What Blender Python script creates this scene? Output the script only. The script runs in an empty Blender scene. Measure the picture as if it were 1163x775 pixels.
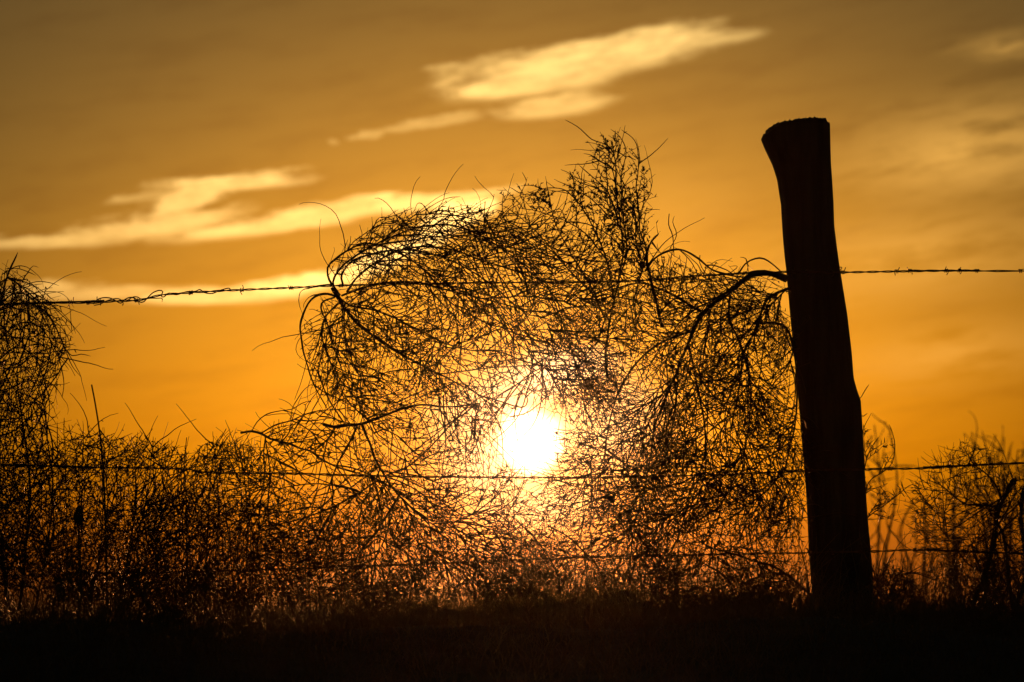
import bpy, math, random
import numpy as np
from mathutils import Vector, noise

random.seed(7)
R = np.random.default_rng(11)
S = bpy.context.scene
COL = S.collection
W, H = 1163.0, 775.0
LENS, SENS = 85.0, 36.0
FPX = LENS / SENS * W
PITCH = math.atan((690.0 - H / 2) / FPX)      # the horizon sits low in the picture
CAM = np.array([0.0, -6.0, 0.035])
cp, sp = math.cos(PITCH), math.sin(PITCH)


def ray(px, py):
    u, v = (px - W / 2) / FPX, -(py - H / 2) / FPX
    return np.array([u, cp - v * sp, sp + v * cp])


def P(px, py, y=0.0):
    """point at depth y that the photograph shows at pixel px, py"""
    d = ray(px, py)
    return CAM + d * ((y - CAM[1]) / d[1])


def azel(px, py):
    d = ray(px, py)
    d = d / np.linalg.norm(d)
    return math.degrees(math.atan2(d[0], d[1])), math.degrees(math.asin(d[2]))


SUN_PX = (603, 501)
SUN_AZ, SUN_EL = azel(*SUN_PX)

# ------------------------------------------------------------------ materials


class NT:
    """tiny helper for node trees"""

    def __init__(s, tree):
        s.t = tree
        s.t.nodes.clear()

    def n(s, kind, **kw):
        nd = s.t.nodes.new(kind)
        for k, v in kw.items():
            setattr(nd, k, v)
        return nd

    def link(s, a, b):
        s.t.links.new(a, b)

    def put(s, sock, v):
        if isinstance(v, bpy.types.NodeSocket):
            s.link(v, sock)
        else:
            sock.default_value = v

    def m(s, op, a, b=None, c=None, clamp=False):
        nd = s.n('ShaderNodeMath', operation=op, use_clamp=clamp)
        for i, v in enumerate((a, b, c)):
            if v is not None:
                s.put(nd.inputs[i], v)
        return nd.outputs[0]

    def mix(s, fac, a, b, mode='MIX'):
        nd = s.n('ShaderNodeMix', data_type='RGBA', blend_type=mode)
        nd.clamp_factor = True
        s.put(nd.inputs[0], fac)
        for i, v in ((6, a), (7, b)):
            if isinstance(v, tuple) and len(v) == 3:
                v = (*v, 1)
            s.put(nd.inputs[i], v)
        return nd.outputs[2]

    def smooth(s, x, lo, hi):
        nd = s.n('ShaderNodeMapRange', interpolation_type='SMOOTHSTEP')
        s.put(nd.inputs[0], x)
        nd.inputs[1].default_value, nd.inputs[2].default_value = lo, hi
        nd.inputs[3].default_value, nd.inputs[4].default_value = 0, 1
        return nd.outputs[0]

    def noise(s, vec, scale, detail=3, rough=.55):
        nd = s.n('ShaderNodeTexNoise')
        if vec is not None:
            s.link(vec, nd.inputs['Vector'])
        nd.inputs['Scale'].default_value = scale
        nd.inputs['Detail'].default_value = detail
        nd.inputs['Roughness'].default_value = rough
        return nd.outputs[0]


def material(name, c1, c2, scale, rough=.85, stretch=(1, 1, 1), bump=0., bdist=.002, metal=0., spec=.3):
    mt = bpy.data.materials.new(name)
    mt.use_nodes = True
    k = NT(mt.node_tree)
    out, b = k.n('ShaderNodeOutputMaterial'), k.n('ShaderNodeBsdfPrincipled')
    k.link(b.outputs[0], out.inputs[0])
    tc, mp = k.n('ShaderNodeTexCoord'), k.n('ShaderNodeMapping')
    mp.inputs['Scale'].default_value = stretch
    k.link(tc.outputs['Object'], mp.inputs[0])
    f = k.noise(mp.outputs[0], scale, 6, .65)
    k.put(b.inputs['Base Color'], k.mix(k.smooth(f, .3, .7), c1, c2))
    b.inputs['Roughness'].default_value = rough
    b.inputs['Metallic'].default_value = metal
    b.inputs['Specular IOR Level'].default_value = spec
    if bump:
        bp = k.n('ShaderNodeBump')
        bp.inputs['Strength'].default_value = bump
        bp.inputs['Distance'].default_value = bdist
        k.link(f, bp.inputs['Height'])
        k.link(bp.outputs[0], b.inputs['Normal'])
    return mt


M_TWIG = material('dry_twig', (.06, .036, .02), (.10, .066, .04), 40, .5)
M_STEM = material('dry_stem', (.07, .045, .028), (.12, .08, .05), 60, .85, (1, 1, .3), .4, .001)
M_POST = material('weathered_wood', (.026, .02, .016), (.07, .054, .042), 26, .9, (1, 1, .07), .9, .006)
M_WIRE = material('rusty_wire', (.09, .045, .025), (.16, .10, .07), 120, .55, metal=.6)
M_GRASS = material('dry_grass', (.10, .065, .03), (.18, .12, .06), 9, .45)
M_SOIL = material('dark_soil', (.05, .035, .024), (.09, .065, .045), 5, .95, bump=.8, bdist=.02)

# ------------------------------------------------------------------ objects


def link(name, mesh_or_none, parent=None):
    o = bpy.data.objects.new(name, mesh_or_none)
    COL.objects.link(o)
    if parent is not None:
        o.parent = parent
        o.location = -Vector(parent.location) if o.location.length == 0 else o.location
    return o


def tag(o, label=None, cat=None, group=None, kind=None):
    for k, v in (('label', label), ('category', cat), ('group', group), ('kind', kind)):
        if v:
            o[k] = v
    return o


def thing(name, label, cat, loc, group=None):
    o = link(name, None)
    o.empty_display_size = .1
    o.location = Vector([float(c) for c in loc])
    return tag(o, label, cat, group)


def raw_mesh(name, v, f, mat, smooth=True):
    """v: (n,3) floats, f: (m,k) ints"""
    v = np.ascontiguousarray(v, dtype=np.float32)
    f = np.ascontiguousarray(f, dtype=np.int32)
    k = f.shape[1]
    me = bpy.data.meshes.new(name)
    me.vertices.add(len(v))
    me.vertices.foreach_set('co', v.ravel())
    me.loops.add(f.size)
    me.loops.foreach_set('vertex_index', f.ravel())
    me.polygons.add(len(f))
    me.polygons.foreach_set('loop_start', np.arange(0, f.size, k, dtype=np.int32))
    me.polygons.foreach_set('loop_total', np.full(len(f), k, dtype=np.int32))
    me.polygons.foreach_set('use_smooth', np.full(len(f), smooth))
    me.materials.append(mat)
    me.update(calc_edges=True)
    return me


def tubes(p, r, sides=3):
    """p (n,s,3) centre lines, r (n,s) radii -> verts, quads (open tubes with tips drawn to points)"""
    n, s, _ = p.shape
    t = np.gradient(p, axis=1)
    t /= np.linalg.norm(t, axis=2, keepdims=True) + 1e-9
    # one reference per tube, the axis least along it
    mean = np.abs(t.mean(axis=1))
    ref = np.eye(3)[np.argmin(mean, axis=1)][:, None, :]
    a = np.cross(t, ref)
    a /= np.linalg.norm(a, axis=2, keepdims=True) + 1e-9
    b = np.cross(t, a)
    ang = np.arange(sides) * 2 * math.pi / sides
    v = (p[:, :, None, :] + r[:, :, None, None] *
         (a[:, :, None, :] * np.cos(ang)[None, None, :, None] + b[:, :, None, :] * np.sin(ang)[None, None, :, None]))
    idx = np.arange(n * s * sides).reshape(n, s, sides)
    q = np.stack([idx[:, :-1, :], np.roll(idx[:, :-1, :], -1, axis=2),
                  np.roll(idx[:, 1:, :], -1, axis=2), idx[:, 1:, :]], axis=-1).reshape(-1, 4)
    return v.reshape(-1, 3), q


def join(parts):
    vs, fs, k = [], [], 0
    for v, f in parts:
        vs.append(v)
        fs.append(f + k)
        k += len(v)
    return np.concatenate(vs), np.concatenate(fs)


def spline(pts, step=.012, extra=None):
    """Catmull-Rom through world points, resampled; pts (n, d)"""
    pts = np.asarray(pts, float)
    if len(pts) == 2:
        pts = np.array([pts[0], (pts[0] + pts[1]) / 2, pts[1]])
    q = np.concatenate([[2 * pts[0] - pts[1]], pts, [2 * pts[-1] - pts[-2]]])
    out = []
    for i in range(1, len(q) - 2):
        p0, p1, p2, p3 = q[i - 1:i + 3]
        n = max(2, int(np.linalg.norm(p2[:3] - p1[:3]) / step))
        u = np.linspace(0, 1, n, endpoint=False)[:, None]
        out.append(.5 * (2 * p1 + (p2 - p0) * u + (2 * p0 - 5 * p1 + 4 * p2 - p3) * u * u + (3 * p1 - p0 - 3 * p2 + p3) * u ** 3))
    return np.concatenate(out + [pts[-1:]])


def one_tube(name, pts, rad, mat, parent, sides=6, step=.012):
    c = spline(pts, step)
    if np.isscalar(rad):
        r = np.full(len(c), rad)
    else:
        r = np.interp(np.linspace(0, 1, len(c)), np.linspace(0, 1, len(rad)), rad)
    v, f = tubes(c[None], r[None], sides)
    return link(name, raw_mesh(name, v, f, mat), parent)


# ------------------------------------------------------------------ weeds
CELL = 4
GW, GH = 340, 220                # grid from px -100, py -40
GX0, GY0 = -100, -40
gx = GX0 + (np.arange(GW) + .5) * CELL
gy = GY0 + (np.arange(GH) + .5) * CELL
GXX, GYY = np.meshgrid(gx, gy)


def poly_mask(poly):
    x, y = GXX, GYY
    ins = np.zeros_like(x, bool)
    n = len(poly)
    for i in range(n):
        x1, y1 = poly[i]
        x2, y2 = poly[(i + 1) % n]
        c = ((y1 > y) != (y2 > y)) & (x < (x2 - x1) * (y - y1) / ((y2 - y1) or 1e-9) + x1)
        ins ^= c
    return ins.astype(float)


def blur(a, r):
    for _ in range(3):
        for ax in (0, 1):
            acc = np.zeros_like(a)
            for k in range(-r, r + 1):
                acc += np.roll(a, k, axis=ax)
            a = np.round(acc / (2 * r + 1), 6)
    return a


def to_px(p):
    """world -> photograph pixels, for points near the fence"""
    d = p - CAM
    zc = d[..., 1] * cp + d[..., 2] * sp
    return W / 2 + FPX * d[..., 0] / zc, H / 2 - FPX * (d[..., 2] * cp - d[..., 1] * sp) / zc


def look(grid, p):
    x, y = to_px(p)
    i = np.clip(((y - GY0) / CELL).astype(int), 0, GH - 1)
    j = np.clip(((x - GX0) / CELL).astype(int), 0, GW - 1)
    return grid[i, j]


def unit(v):
    return v / (np.linalg.norm(v, axis=-1, keepdims=True) + 1e-9)


# how thick the tangle grows from place to place: twig area per wall area, loose where the low sun shines through
def blob(cx, cy, rx, ry, soft=3.):
    return 1 / (1 + np.exp(np.clip(soft * ((((GXX - cx) / rx) ** 2 + ((GYY - cy) / ry) ** 2) - 1) * 2, -40, 40)))


TAU = np.full_like(GXX, .06)
for val, q in ((.62, blob(545, 335, 170, 105)), (.58, blob(470, 400, 120, 110)), (.36, blob(390, 370, 50, 70)), (.34, blob(650, 255, 100, 62)), (.2, blob(695, 190, 50, 52)),
               (.78, blob(640, 345, 90, 70)), (.85, blob(800, 400, 115, 105)), (.62, blob(740, 330, 90, 50)), (1.05, blob(790, 540, 135, 120)), (1.0, blob(700, 480, 55, 90)), (.65, blob(520, 500, 130, 70)), (.55, blob(600, 430, 80, 50)), (.6, blob(600, 575, 90, 50)), (.7, blob(665, 480, 40, 90)),
               (.40, blob(370, 490, 80, 45)), (.85, blob(420, 620, 150, 80)), (.8, blob(620, 630, 120, 60)), (1.1, blob(620, 675, 140, 30)), (.95, blob(800, 665, 130, 40)),
               (.7, blob(8, 440, 58, 125)), (.45, blob(48, 370, 42, 48)), (.95, blob(30, 600, 90, 100)), (.5, blob(130, 524, 85, 34)), (.45, blob(235, 545, 70, 40)), (.95, blob(160, 625, 210, 74)), (.6, blob(290, 520, 60, 40)),
               (1.05, blob(250, 676, 300, 30)), (.36, blob(1095, 585, 85, 85)), (.7, blob(1120, 672, 90, 45)), (.25, blob(1000, 560, 40, 100)), (.8, blob(1010, 670, 40, 32))):
    TAU = np.maximum(TAU, val * q)
TAU *= 2.35
TAU *= 1 - .97 * np.exp(-(((GXX - 607) / 29) ** 2 + ((GYY - 502) / 28) ** 2) ** 1.3)
# patchy: denser knots and clear windows
_n = np.array([[noise.noise(Vector((x / 46, y / 46, .3))) + .6 * noise.noise(Vector((x / 19, y / 19, 5.))) for x in gx] for y in gy])
TAU *= np.clip(1 + .75 * _n * (.55 + .45 * (GXX > 330)), .4, 1.8)
COV = np.zeros_like(TAU)


def cells(p):
    x, y = to_px(p)
    return np.clip(((y - GY0) / CELL).astype(int), 1, GH - 2), np.clip(((x - GX0) / CELL).astype(int), 1, GW - 2)


def thin(c, r, rg, target, cov, power=1.5, batch=60, strict=0.):
    """keeps those lines that the tangle still has room for"""
    keep = np.zeros(len(c), bool)
    order = rg.permutation(len(c))
    seg = np.linalg.norm(np.diff(c, axis=1), axis=2).mean(axis=1) * FPX / 6.05
    for k in range(0, len(c), batch):
        o = order[k:k + batch]
        i, j = cells(c[o])
        loc = (cov[i, j] * 2 + cov[i - 1, j] + cov[i + 1, j] + cov[i, j - 1] + cov[i, j + 1]) / 6
        room = np.clip(1 - loc / target[i, j], -1.5, 1).mean(axis=1)
        worst = target[i, j].min(axis=1)
        ok = rg.random(len(o)) < np.clip(power * room, 0, 1) * np.clip((worst - strict) / .08, .0, 1)
        oo = o[ok]
        keep[oo] = True
        np.add.at(cov, (i[ok], j[ok]), (seg[oo] * 2 * r[oo] * FPX / 6.05 / CELL ** 2)[:, None])
    return keep


class Weed:
    def __init__(s, name, label, cat, poly, y0=.05, depth=.2, group=None, base=None, seed=0, stemmat=None):
        s.rg = np.random.default_rng(seed + 100)
        m = poly_mask(poly)
        sm = blur(m, 3)
        s.mask = sm * .5 + m * .5
        g = blur(m, 5)
        s.gy_, s.gx_ = np.gradient(g)
        s.y0, s.depth = y0, depth
        pl = np.array(poly, float)
        if base is None:
            base = (pl[:, 0].mean(), pl[:, 1].max())
        s.root = thing(name, label, cat, P(base[0], base[1], y0), group)
        s.lines = []        # (points (k,3)) lines that may carry branches
        s.twig = []
        s.nb = 0

    def stem(s, px, r0, r1, y=None, dy=0., name='stem', carry=True, sides=7):
        """px: list of (px, py) or (px, py, dy)"""
        y = s.y0 if y is None else y
        pts = [P(q[0], q[1], y + (q[2] if len(q) > 2 else dy * i / max(1, len(px) - 1))) for i, q in enumerate(px)]
        c = spline(pts, .01)
        n = len(c)
        wob = np.array([[noise.noise(Vector((q[0] * 22 + k * 31.7, q[1] * 22, q[2] * 22 + k * 7.3))) for k in range(3)] for q in c]) * .0022
        c = c + wob * np.minimum(1, np.linspace(0, 6, n))[:, None]
        r = np.linspace(r0, r1, n) * (1 + .12 * np.sin(np.arange(n) * .9 + s.rg.random() * 6))
        r[-1] *= .4
        v, f = tubes(c[None], r[None], sides)
        link(name, raw_mesh(name, v, f, M_STEM), s.root)
        if carry:
            s.lines.append(c)
        return c

    def grow(s, starts, dirs, length, steps, curl, jit, steer=2.2, flat=1., up=0.):
        """all twigs of one level at once -> (n, steps+1, 3)"""
        n = len(starts)
        rg = s.rg
        ds = (length / steps)[:, None]
        ax = unit(rg.normal(size=(n, 3)) * np.array([.45, 1, .45]))
        k = rg.normal(size=(n, 1)) * curl
        d = unit(dirs)
        p = starts.copy()
        out = [p]
        for _ in range(steps):
            d = d + np.cross(ax, d) * k * ds + rg.normal(size=(n, 3)) * jit * np.sqrt(ds)
            o = 1 - look(s.mask, p)[:, None]
            g = np.stack([look(s.gx_, p), np.zeros(n), -look(s.gy_, p)], axis=1)
            d = d + unit(g) * o * steer * ds * 12
            dy = (p[:, 1:2] - s.y0) / s.depth
            d[:, 1:2] -= dy * np.abs(dy) * ds * 14
            d[:, 2:3] += up * ds
            d = unit(d)
            p = p + d * ds
            out.append(p)
        return np.stack(out, axis=1)

    def spawn(s, lines, n, lo=.1, hi=1., angle=(25, 65)):
        """n starts with directions off the given lines (each (k,3)), fewer where the tangle is open"""
        rg = s.rg
        L = np.array([np.linalg.norm(np.diff(c, axis=0), axis=1).sum() for c in lines])
        got_p, got_d, got_i = [], [], []
        left = n
        for _ in range(6):
            pick = rg.choice(len(lines), size=left * 2, p=L / L.sum())
            ps, dsn = [], []
            for i in pick:
                c = lines[i]
                q = rg.uniform(lo, hi) * (len(c) - 1.001)
                a = int(q)
                ps.append(c[a] + (c[a + 1] - c[a]) * (q - a))
                dsn.append(c[a + 1] - c[a])
            ps, dsn = np.array(ps), unit(np.array(dsn))
            pr = np.clip(look(s.mask, ps) * (.25 + look(TAU, ps)), 0, 1)
            ok = rg.random(len(ps)) < pr
            got_p.append(ps[ok][:left])
            got_d.append(dsn[ok][:left])
            left -= len(got_p[-1])
            if left <= 0:
                break
        p, t = np.concatenate(got_p), np.concatenate(got_d)
        rnd = unit(rg.normal(size=p.shape) * np.array([1, .6, 1]))
        perp = unit(rnd - t * (rnd * t).sum(axis=1, keepdims=True))
        a = np.radians(rg.uniform(*angle, size=(len(p), 1)))
        return p, t * np.cos(a) + perp * np.sin(a)

    def fill(s, n1, n2, n3, n4, l1=(.25, .6), l2=(.09, .26), l3=(.03, .11), l4=(.004, .018), curl1=2.6, curl2=3.4, curl3=5.,
             r1=.0019, r2=.00135, r3=.00108, ang1=(20, 60), steer=.42, up=0., share=1., own=False, buds=2.6):
        rg = s.rg
        target = TAU * np.clip(s.mask + .12, 0, 1) * share
        cov = np.zeros_like(COV) if own else COV
        if own:
            target = np.clip(s.mask, .02, 1) * share
        lines = list(s.lines)
        if n1:
            p, d = s.spawn(lines, n1 * 3, .02, .98, ang1)
            c1 = s.grow(p, d, rg.uniform(*l1, size=len(p)), 26, curl1, .55, steer * 1.6, up=up)
            rr = r1 * rg.uniform(.7, 1.3, len(c1))
            kk = np.flatnonzero(thin(c1, rr * .7, rg, target * .30, cov, 1.5, 8, .06))[:n1]
            for i in kk:
                r = np.linspace(rr[i], r1 * .4, c1.shape[1])
                v, f = tubes(c1[i][None], r[None], 5)
                link('branch', raw_mesh('branch', v, f, M_STEM), s.root)
            lines += list(c1[kk])
        p, d = s.spawn(lines, n2, .05, 1.)
        c2 = s.grow(p, d, rg.uniform(*l2, size=len(p)), 13, curl2, .75, steer, up=up)
        rr = r2 * rg.uniform(.75, 1.25, len(c2))
        kk = thin(c2, rr * .75, rg, target * .66, cov)
        c2, rr = c2[kk], rr[kk]
        parts = [tubes(c2, np.linspace(1.15, .4, 14)[None] * rr[:, None], 4)]
        p, d = s.spawn(list(c2) + lines, n3, .08, 1.)
        c3 = s.grow(p, d, rg.uniform(*l3, size=len(p)), 7, curl3, .9, steer, up=up)
        rr = r3 * rg.uniform(.75, 1.25, len(c3))
        kk = thin(c3, rr * .78, rg, target, cov)
        c3, rr = c3[kk], rr[kk]
        parts.append(tubes(c3, np.linspace(1, .55, 8)[None] * rr[:, None], 3))
        if n4:
            n4 = int(min(n4 * 2, buds * (len(c2) + len(c3))))
            p, d = s.spawn(list(c3) + list(c2), n4, .1, 1., (35, 80))
            c4 = s.grow(p, d, rg.uniform(*l4, size=len(p)), 2, 4, .3, 0)
            r = np.array([[1.15, 1.1, .3]]) * r3 * rg.uniform(.8, 1.5, size=(len(c4), 1))
            parts.append(tubes(c4, r, 3))
        v, f = join(parts)
        print('WEED', s.root.name, len(s.lines), len(lines) - len(s.lines), len(c2), len(c3))
        o = link('twigs', raw_mesh('twigs', v, f, M_TWIG), s.root)
        o['kind'] = 'stuff'
        return s


G_T = 'tumbleweeds caught on the fence'
# --- tumbleweed with its root hub at the upper left, curling over the top wire
w = Weed('tumbleweed', 'big round tumbleweed with looped stems fanning from a knot under the top wire', 'tumbleweed',
         [(343, 400), (343, 350), (370, 338), (374, 300), (400, 270), (445, 244), (500, 236), (560, 238), (640, 235), (705, 290), (730, 350), (715, 430), (690, 470), (640, 462),
          (600, 450), (560, 480), (545, 530), (470, 530), (420, 480), (372, 450)], .03, .2, G_T, (384, 338), 1)
w.stem([(377, 327), (384, 338), (397, 358, .02), (412, 372, .03), (440, 393, .04), (485, 418, .05), (540, 446, .06)], .0054, .0012)
w.stem([(383, 337), (400, 348, -.03), (425, 352, -.05), (440, 358, -.05), (470, 372, -.06), (520, 395, -.05), (570, 400, 0)], .003, .0013)
w.stem([(384, 338), (372, 334), (358, 337), (347, 350), (341, 370), (343, 392), (348, 412), (356, 436), (372, 466)], .0032, .0014, dy=-.06)
w.stem([(380, 338), (368, 342), (364, 350), (371, 368), (378, 390), (390, 425), (402, 452)], .0024, .0012, dy=.08)
w.stem([(384, 345), (369, 361), (365, 378), (370, 398), (380, 425), (396, 456), (420, 480)], .0026, .0012, dy=-.1)
w.stem([(392, 357), (380, 366), (372, 378), (370, 392), (376, 412), (392, 440)], .0022, .001, dy=.12)
w.stem([(386, 335), (374, 318), (372, 304), (380, 295), (396, 284), (412, 277), (436, 280), (458, 290), (490, 312), (530, 345)], .003, .0014, dy=.1)
w.stem([(386, 336), (378, 320), (390, 301), (408, 288), (426, 278), (448, 268), (470, 260), (505, 255), (540, 265), (580, 290), (625, 330)], .0028, .0013, dy=-.1)
w.stem([(390, 325), (388, 312), (400, 297), (420, 289), (446, 285), (480, 286), (520, 300), (560, 325), (600, 360)], .0028, .0014, dy=.05)
w.stem([(394, 332), (404, 317), (420, 303), (442, 289), (470, 281), (510, 283), (560, 300), (620, 320), (680, 350)], .003, .0014, dy=-.05)
w.stem([(388, 336), (404, 330), (430, 322), (470, 321), (530, 335), (590, 350), (650, 360)], .003, .0014, dy=.12)
w.stem([(540, 446, .06), (556, 458, .06), (580, 474, .05)], .0013, .0008, name='branch')
w.stem([(520, 430, 0), (533, 441, .02), (560, 462, .03), (576, 472, .03)], .0022, .0008)
w.stem([(570, 400, 0), (600, 412, .02), (640, 420, .05), (675, 440, .08), (690, 480, .1)], .0018, .001)
w.stem([(620, 320), (640, 370, .03), (655, 420, .05), (665, 470, .05), (672, 520, .05)], .0022, .001)
for tip in ([(394, 286), (402, 275), (418, 263), (440, 252), (452, 252)], [(416, 268), (430, 252), (450, 244), (470, 236)], [(436, 274), (455, 255), (480, 240), (505, 226), (523, 224)],
            [(470, 258), (490, 240), (508, 228)], [(505, 250), (525, 250), (540, 236), (551, 230)], [(551, 229), (550, 252), (556, 275)], [(508, 240), (524, 250), (535, 262), (560, 290)]):
    w.stem(tip, .0014, .0008, dy=.02, name='branch')
w.fill(46, 2600, 13000, 5200, curl1=2.2, share=.95)

# --- tumbleweed with its root against the post
w = Weed('tumbleweed', 'dense tumbleweed with a thick crooked stem jammed against the wooden post under the top wire', 'tumbleweed',
         [(899, 330), (872, 312), (840, 316), (800, 310), (752, 292), (715, 310), (690, 345), (640, 400), (634, 470), (634, 520), (600, 580), (620, 640), (740, 662), (820, 650), (910, 640),
          (914, 560), (906, 450)], .05, .21, G_T, (893, 318), 2)
w.stem([(894, 317, .0), (876, 311), (857, 311), (845, 318), (834, 327), (822, 336), (806, 348), (796, 359), (788, 375), (782, 389), (774, 408), (765, 432), (750, 470)], .0088, .0016, dy=-.06)
w.stem([(898, 327), (884, 332), (871, 340), (864, 355), (861, 370), (845, 400), (840, 440), (830, 490)], .0042, .002, dy=.08)
w.stem([(861, 368), (878, 367), (892, 372), (900, 392), (905, 430), (903, 480), (890, 540)], .0036, .0016, dy=-.05)
w.stem([(800, 356), (782, 346), (768, 337), (750, 328), (725, 322), (690, 330)], .004, .0016, dy=.06)
w.stem([(788, 376), (760, 385), (730, 405), (705, 440), (690, 490), (685, 540)], .0034, .0014, dy=.1)
w.stem([(830, 330), (828, 360), (838, 385), (850, 420), (852, 470), (840, 530), (815, 580)], .0034, .0014, dy=.14)
w.stem([(782, 390), (790, 430), (800, 480), (800, 540), (780, 600)], .003, .0014, dy=-.12)
w.stem([(765, 430), (745, 480), (735, 540), (720, 600), (715, 650)], .0028, .0012, dy=.05)
w.stem([(752, 372), (744, 340), (738, 312), (735, 298), (736, 284), (741, 273), (749, 265)], .0040, .0026, dy=-.03)
w.stem([(740, 275), (744, 281), (749, 287)], .0026, .0014, dy=-.01, carry=False)
w.stem([(733, 308), (744, 293), (760, 285), (776, 284), (792, 293), (808, 306), (832, 314), (850, 316)], .0028, .0024, dy=.02)
w.stem([(838, 312), (846, 300), (858, 294), (868, 294), (880, 303), (890, 311)], .0024, .0018, dy=-.02)
w.stem([(760, 243), (759, 255), (764, 270), (766, 292)], .0013, .0014, name='branch', carry=False)
w.stem([(760, 285), (768, 268), (764, 252), (766, 245)], .0013, .0008, name='branch', carry=False)
for tip in ([(795, 290), (794, 298), (800, 310)], [(814, 298), (808, 306), (806, 316)], [(850, 303), (847, 294), (840, 292)], [(826, 313), (836, 305), (836, 302), (829, 303)]):
    w.stem(tip, .0012, .0008, name='branch', carry=False)
w.fill(60, 2800, 17000, 5600, share=.88, curl1=3.0, l2=(.08, .24))

# --- upright, budded weed on top
w = Weed('tumbleweed', 'upright bud-covered weed sticking up highest above the top wire into open sky', 'tumbleweed',
         [(560, 300), (562, 244), (570, 216), (600, 222), (614, 206), (626, 226), (638, 244), (644, 212), (652, 186), (664, 212), (672, 232), (670, 176), (684, 160), (702, 152), (708, 200), (716, 232), (722, 176), (730, 176), (740, 212), (728, 244), (738, 262), (736, 300), (710, 360), (640, 370), (590, 350)], .08, .14, G_T, (690, 430), 3)
w.stem([(690, 430), (688, 400), (694, 360), (702, 320), (708, 285), (704, 250), (700, 215), (699, 185), (694, 168), (682, 162), (672, 158), (655, 144), (642, 137)], .0034, .001)
w.stem([(702, 320), (712, 285), (707, 240), (706, 200), (711, 172), (704, 156), (693, 147)], .0024, .001, dy=.03)
w.stem([(720, 340), (731, 300), (734, 282), (727, 262), (725, 232), (723, 214), (725, 194), (724, 170), (718, 157), (706, 148)], .0024, .001, dy=-.03)
w.stem([(698, 345), (690, 300), (676, 262), (660, 235), (642, 216), (620, 214), (598, 222), (578, 212)], .0026, .0009, dy=.05)
w.stem([(704, 260), (694, 225), (684, 210), (672, 200), (657, 187)], .0024, .001, dy=-.04)
w.stem([(702, 222), (694, 190), (682, 184), (671, 178)], .002, .001, dy=.02)
w.stem([(690, 245), (672, 226), (657, 218), (641, 208)], .002, .001, dy=.04)
w.stem([(686, 360), (668, 320), (650, 290), (634, 262), (626, 235), (620, 206)], .0026, .001, dy=-.05)
w.stem([(688, 350), (650, 310), (615, 270), (594, 250), (574, 234)], .0024, .001, dy=-.05)
w.stem([(650, 300), (610, 285), (580, 262), (571, 240), (572, 218)], .002, .001, dy=.03)
w.stem([(706, 250), (690, 222), (672, 212), (655, 206), (648, 196)], .0018, .001, dy=.03)
w.stem([(692, 300), (668, 268), (640, 250), (610, 240), (590, 236)], .002, .0009, dy=-.04)
w.stem([(680, 320), (640, 296), (608, 268), (596, 232), (590, 222)], .0018, .0009, dy=.05)
w.stem([(730, 300), (722, 270), (728, 240), (740, 219)], .0016, .0009, dy=-.03)
w.stem([(704, 240), (710, 215), (702, 196), (690, 176), (676, 168)], .0016, .0009, dy=.04)
w.stem([(660, 235), (650, 220), (652, 208), (647, 194)], .0014, .0009, dy=.02)
w.stem([(722, 226), (732, 222), (739, 219), (742, 222)], .0012, .001, dy=0, name='branch')
w.stem([(722, 210), (732, 210), (735, 203), (728, 198)], .001, .0008, name='branch')
w.stem([(722, 182), (713, 178), (709, 178)], .001, .0008, name='branch')
w.stem([(647, 195), (651, 205), (654, 216)], .001, .001, name='branch')
w.fill(30, 700, 3200, 3600, l1=(.10, .26), l2=(.04, .13), l3=(.012, .04), l4=(.004, .010), curl1=1.6, curl2=2.2, curl3=3, steer=.2, ang1=(18, 45), r1=.0014, r2=.0012, r3=.0011, up=.6, buds=7)

# --- broken weed lying over the middle wire on the left
w = Weed('tumbleweed', 'tumbleweed with two broken stem ends pointing left into clear sky above the middle wire', 'tumbleweed',
         [(262, 545), (292, 500), (330, 472), (372, 462), (430, 455), (500, 462), (548, 470), (580, 530), (640, 600), (610, 660), (480, 692), (330, 692), (262, 650)], .0, .2, G_T, (430, 540), 4)
w.stem([(273, 492), (286, 490), (297, 493), (306, 498), (316, 501), (329, 504), (343, 510), (354, 513), (364, 521), (385, 531), (420, 542), (455, 560), (500, 590), (540, 615)], .003, .0013, dy=.04)
w.stem([(367, 482), (379, 485), (393, 483), (411, 481), (426, 476), (442, 470), (462, 463), (482, 460), (515, 462), (545, 458)], .0046, .0013, dy=-.05)
w.stem([(380, 486), (376, 495), (366, 505), (357, 512)], .003, .002, dy=.02)
w.stem([(411, 482), (420, 505), (428, 525), (437, 541), (450, 560), (480, 590)], .0036, .002, dy=-.03)
w.stem([(406, 484), (394, 508), (382, 530), (372, 560), (360, 600)], .003, .0014, dy=.03)
w.stem([(286, 490), (292, 479), (303, 471), (319, 467), (331, 465), (343, 458), (352, 455)], .0014, .001, dy=.02)
w.stem([(297, 492), (311, 484), (330, 478), (346, 471), (361, 467), (388, 465), (420, 456)], .002, .001, dy=-.04)
w.stem([(330, 477), (332, 464), (337, 455), (347, 442), (360, 433)], .0013, .0009, dy=.04)
w.stem([(326, 504), (334, 488), (345, 470), (352, 456), (365, 440)], .0013, .0009, dy=-.04)
w.stem([(340, 508), (356, 482), (375, 462), (400, 450), (440, 440)], .0014, .001, dy=.05)
w.stem([(360, 420), (366, 438), (375, 456), (384, 470), (392, 482)], .002, .002, dy=.02, carry=False)
w.stem([(301, 495), (303, 512), (306, 530), (308, 550)], .0018, .001, dy=.02)
w.stem([(437, 541), (470, 525), (505, 490), (540, 455), (565, 445)], .0026, .0012, dy=.06)
w.stem([(455, 560), (430, 600), (400, 640), (380, 690)], .003, .0016, dy=.06)
w.stem([(430, 545), (390, 570), (340, 590), (290, 600)], .0028, .0014, dy=-.1)
w.fill(70, 2600, 15000, 5200, share=.66, curl1=2.8, l2=(.08, .22))

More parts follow.
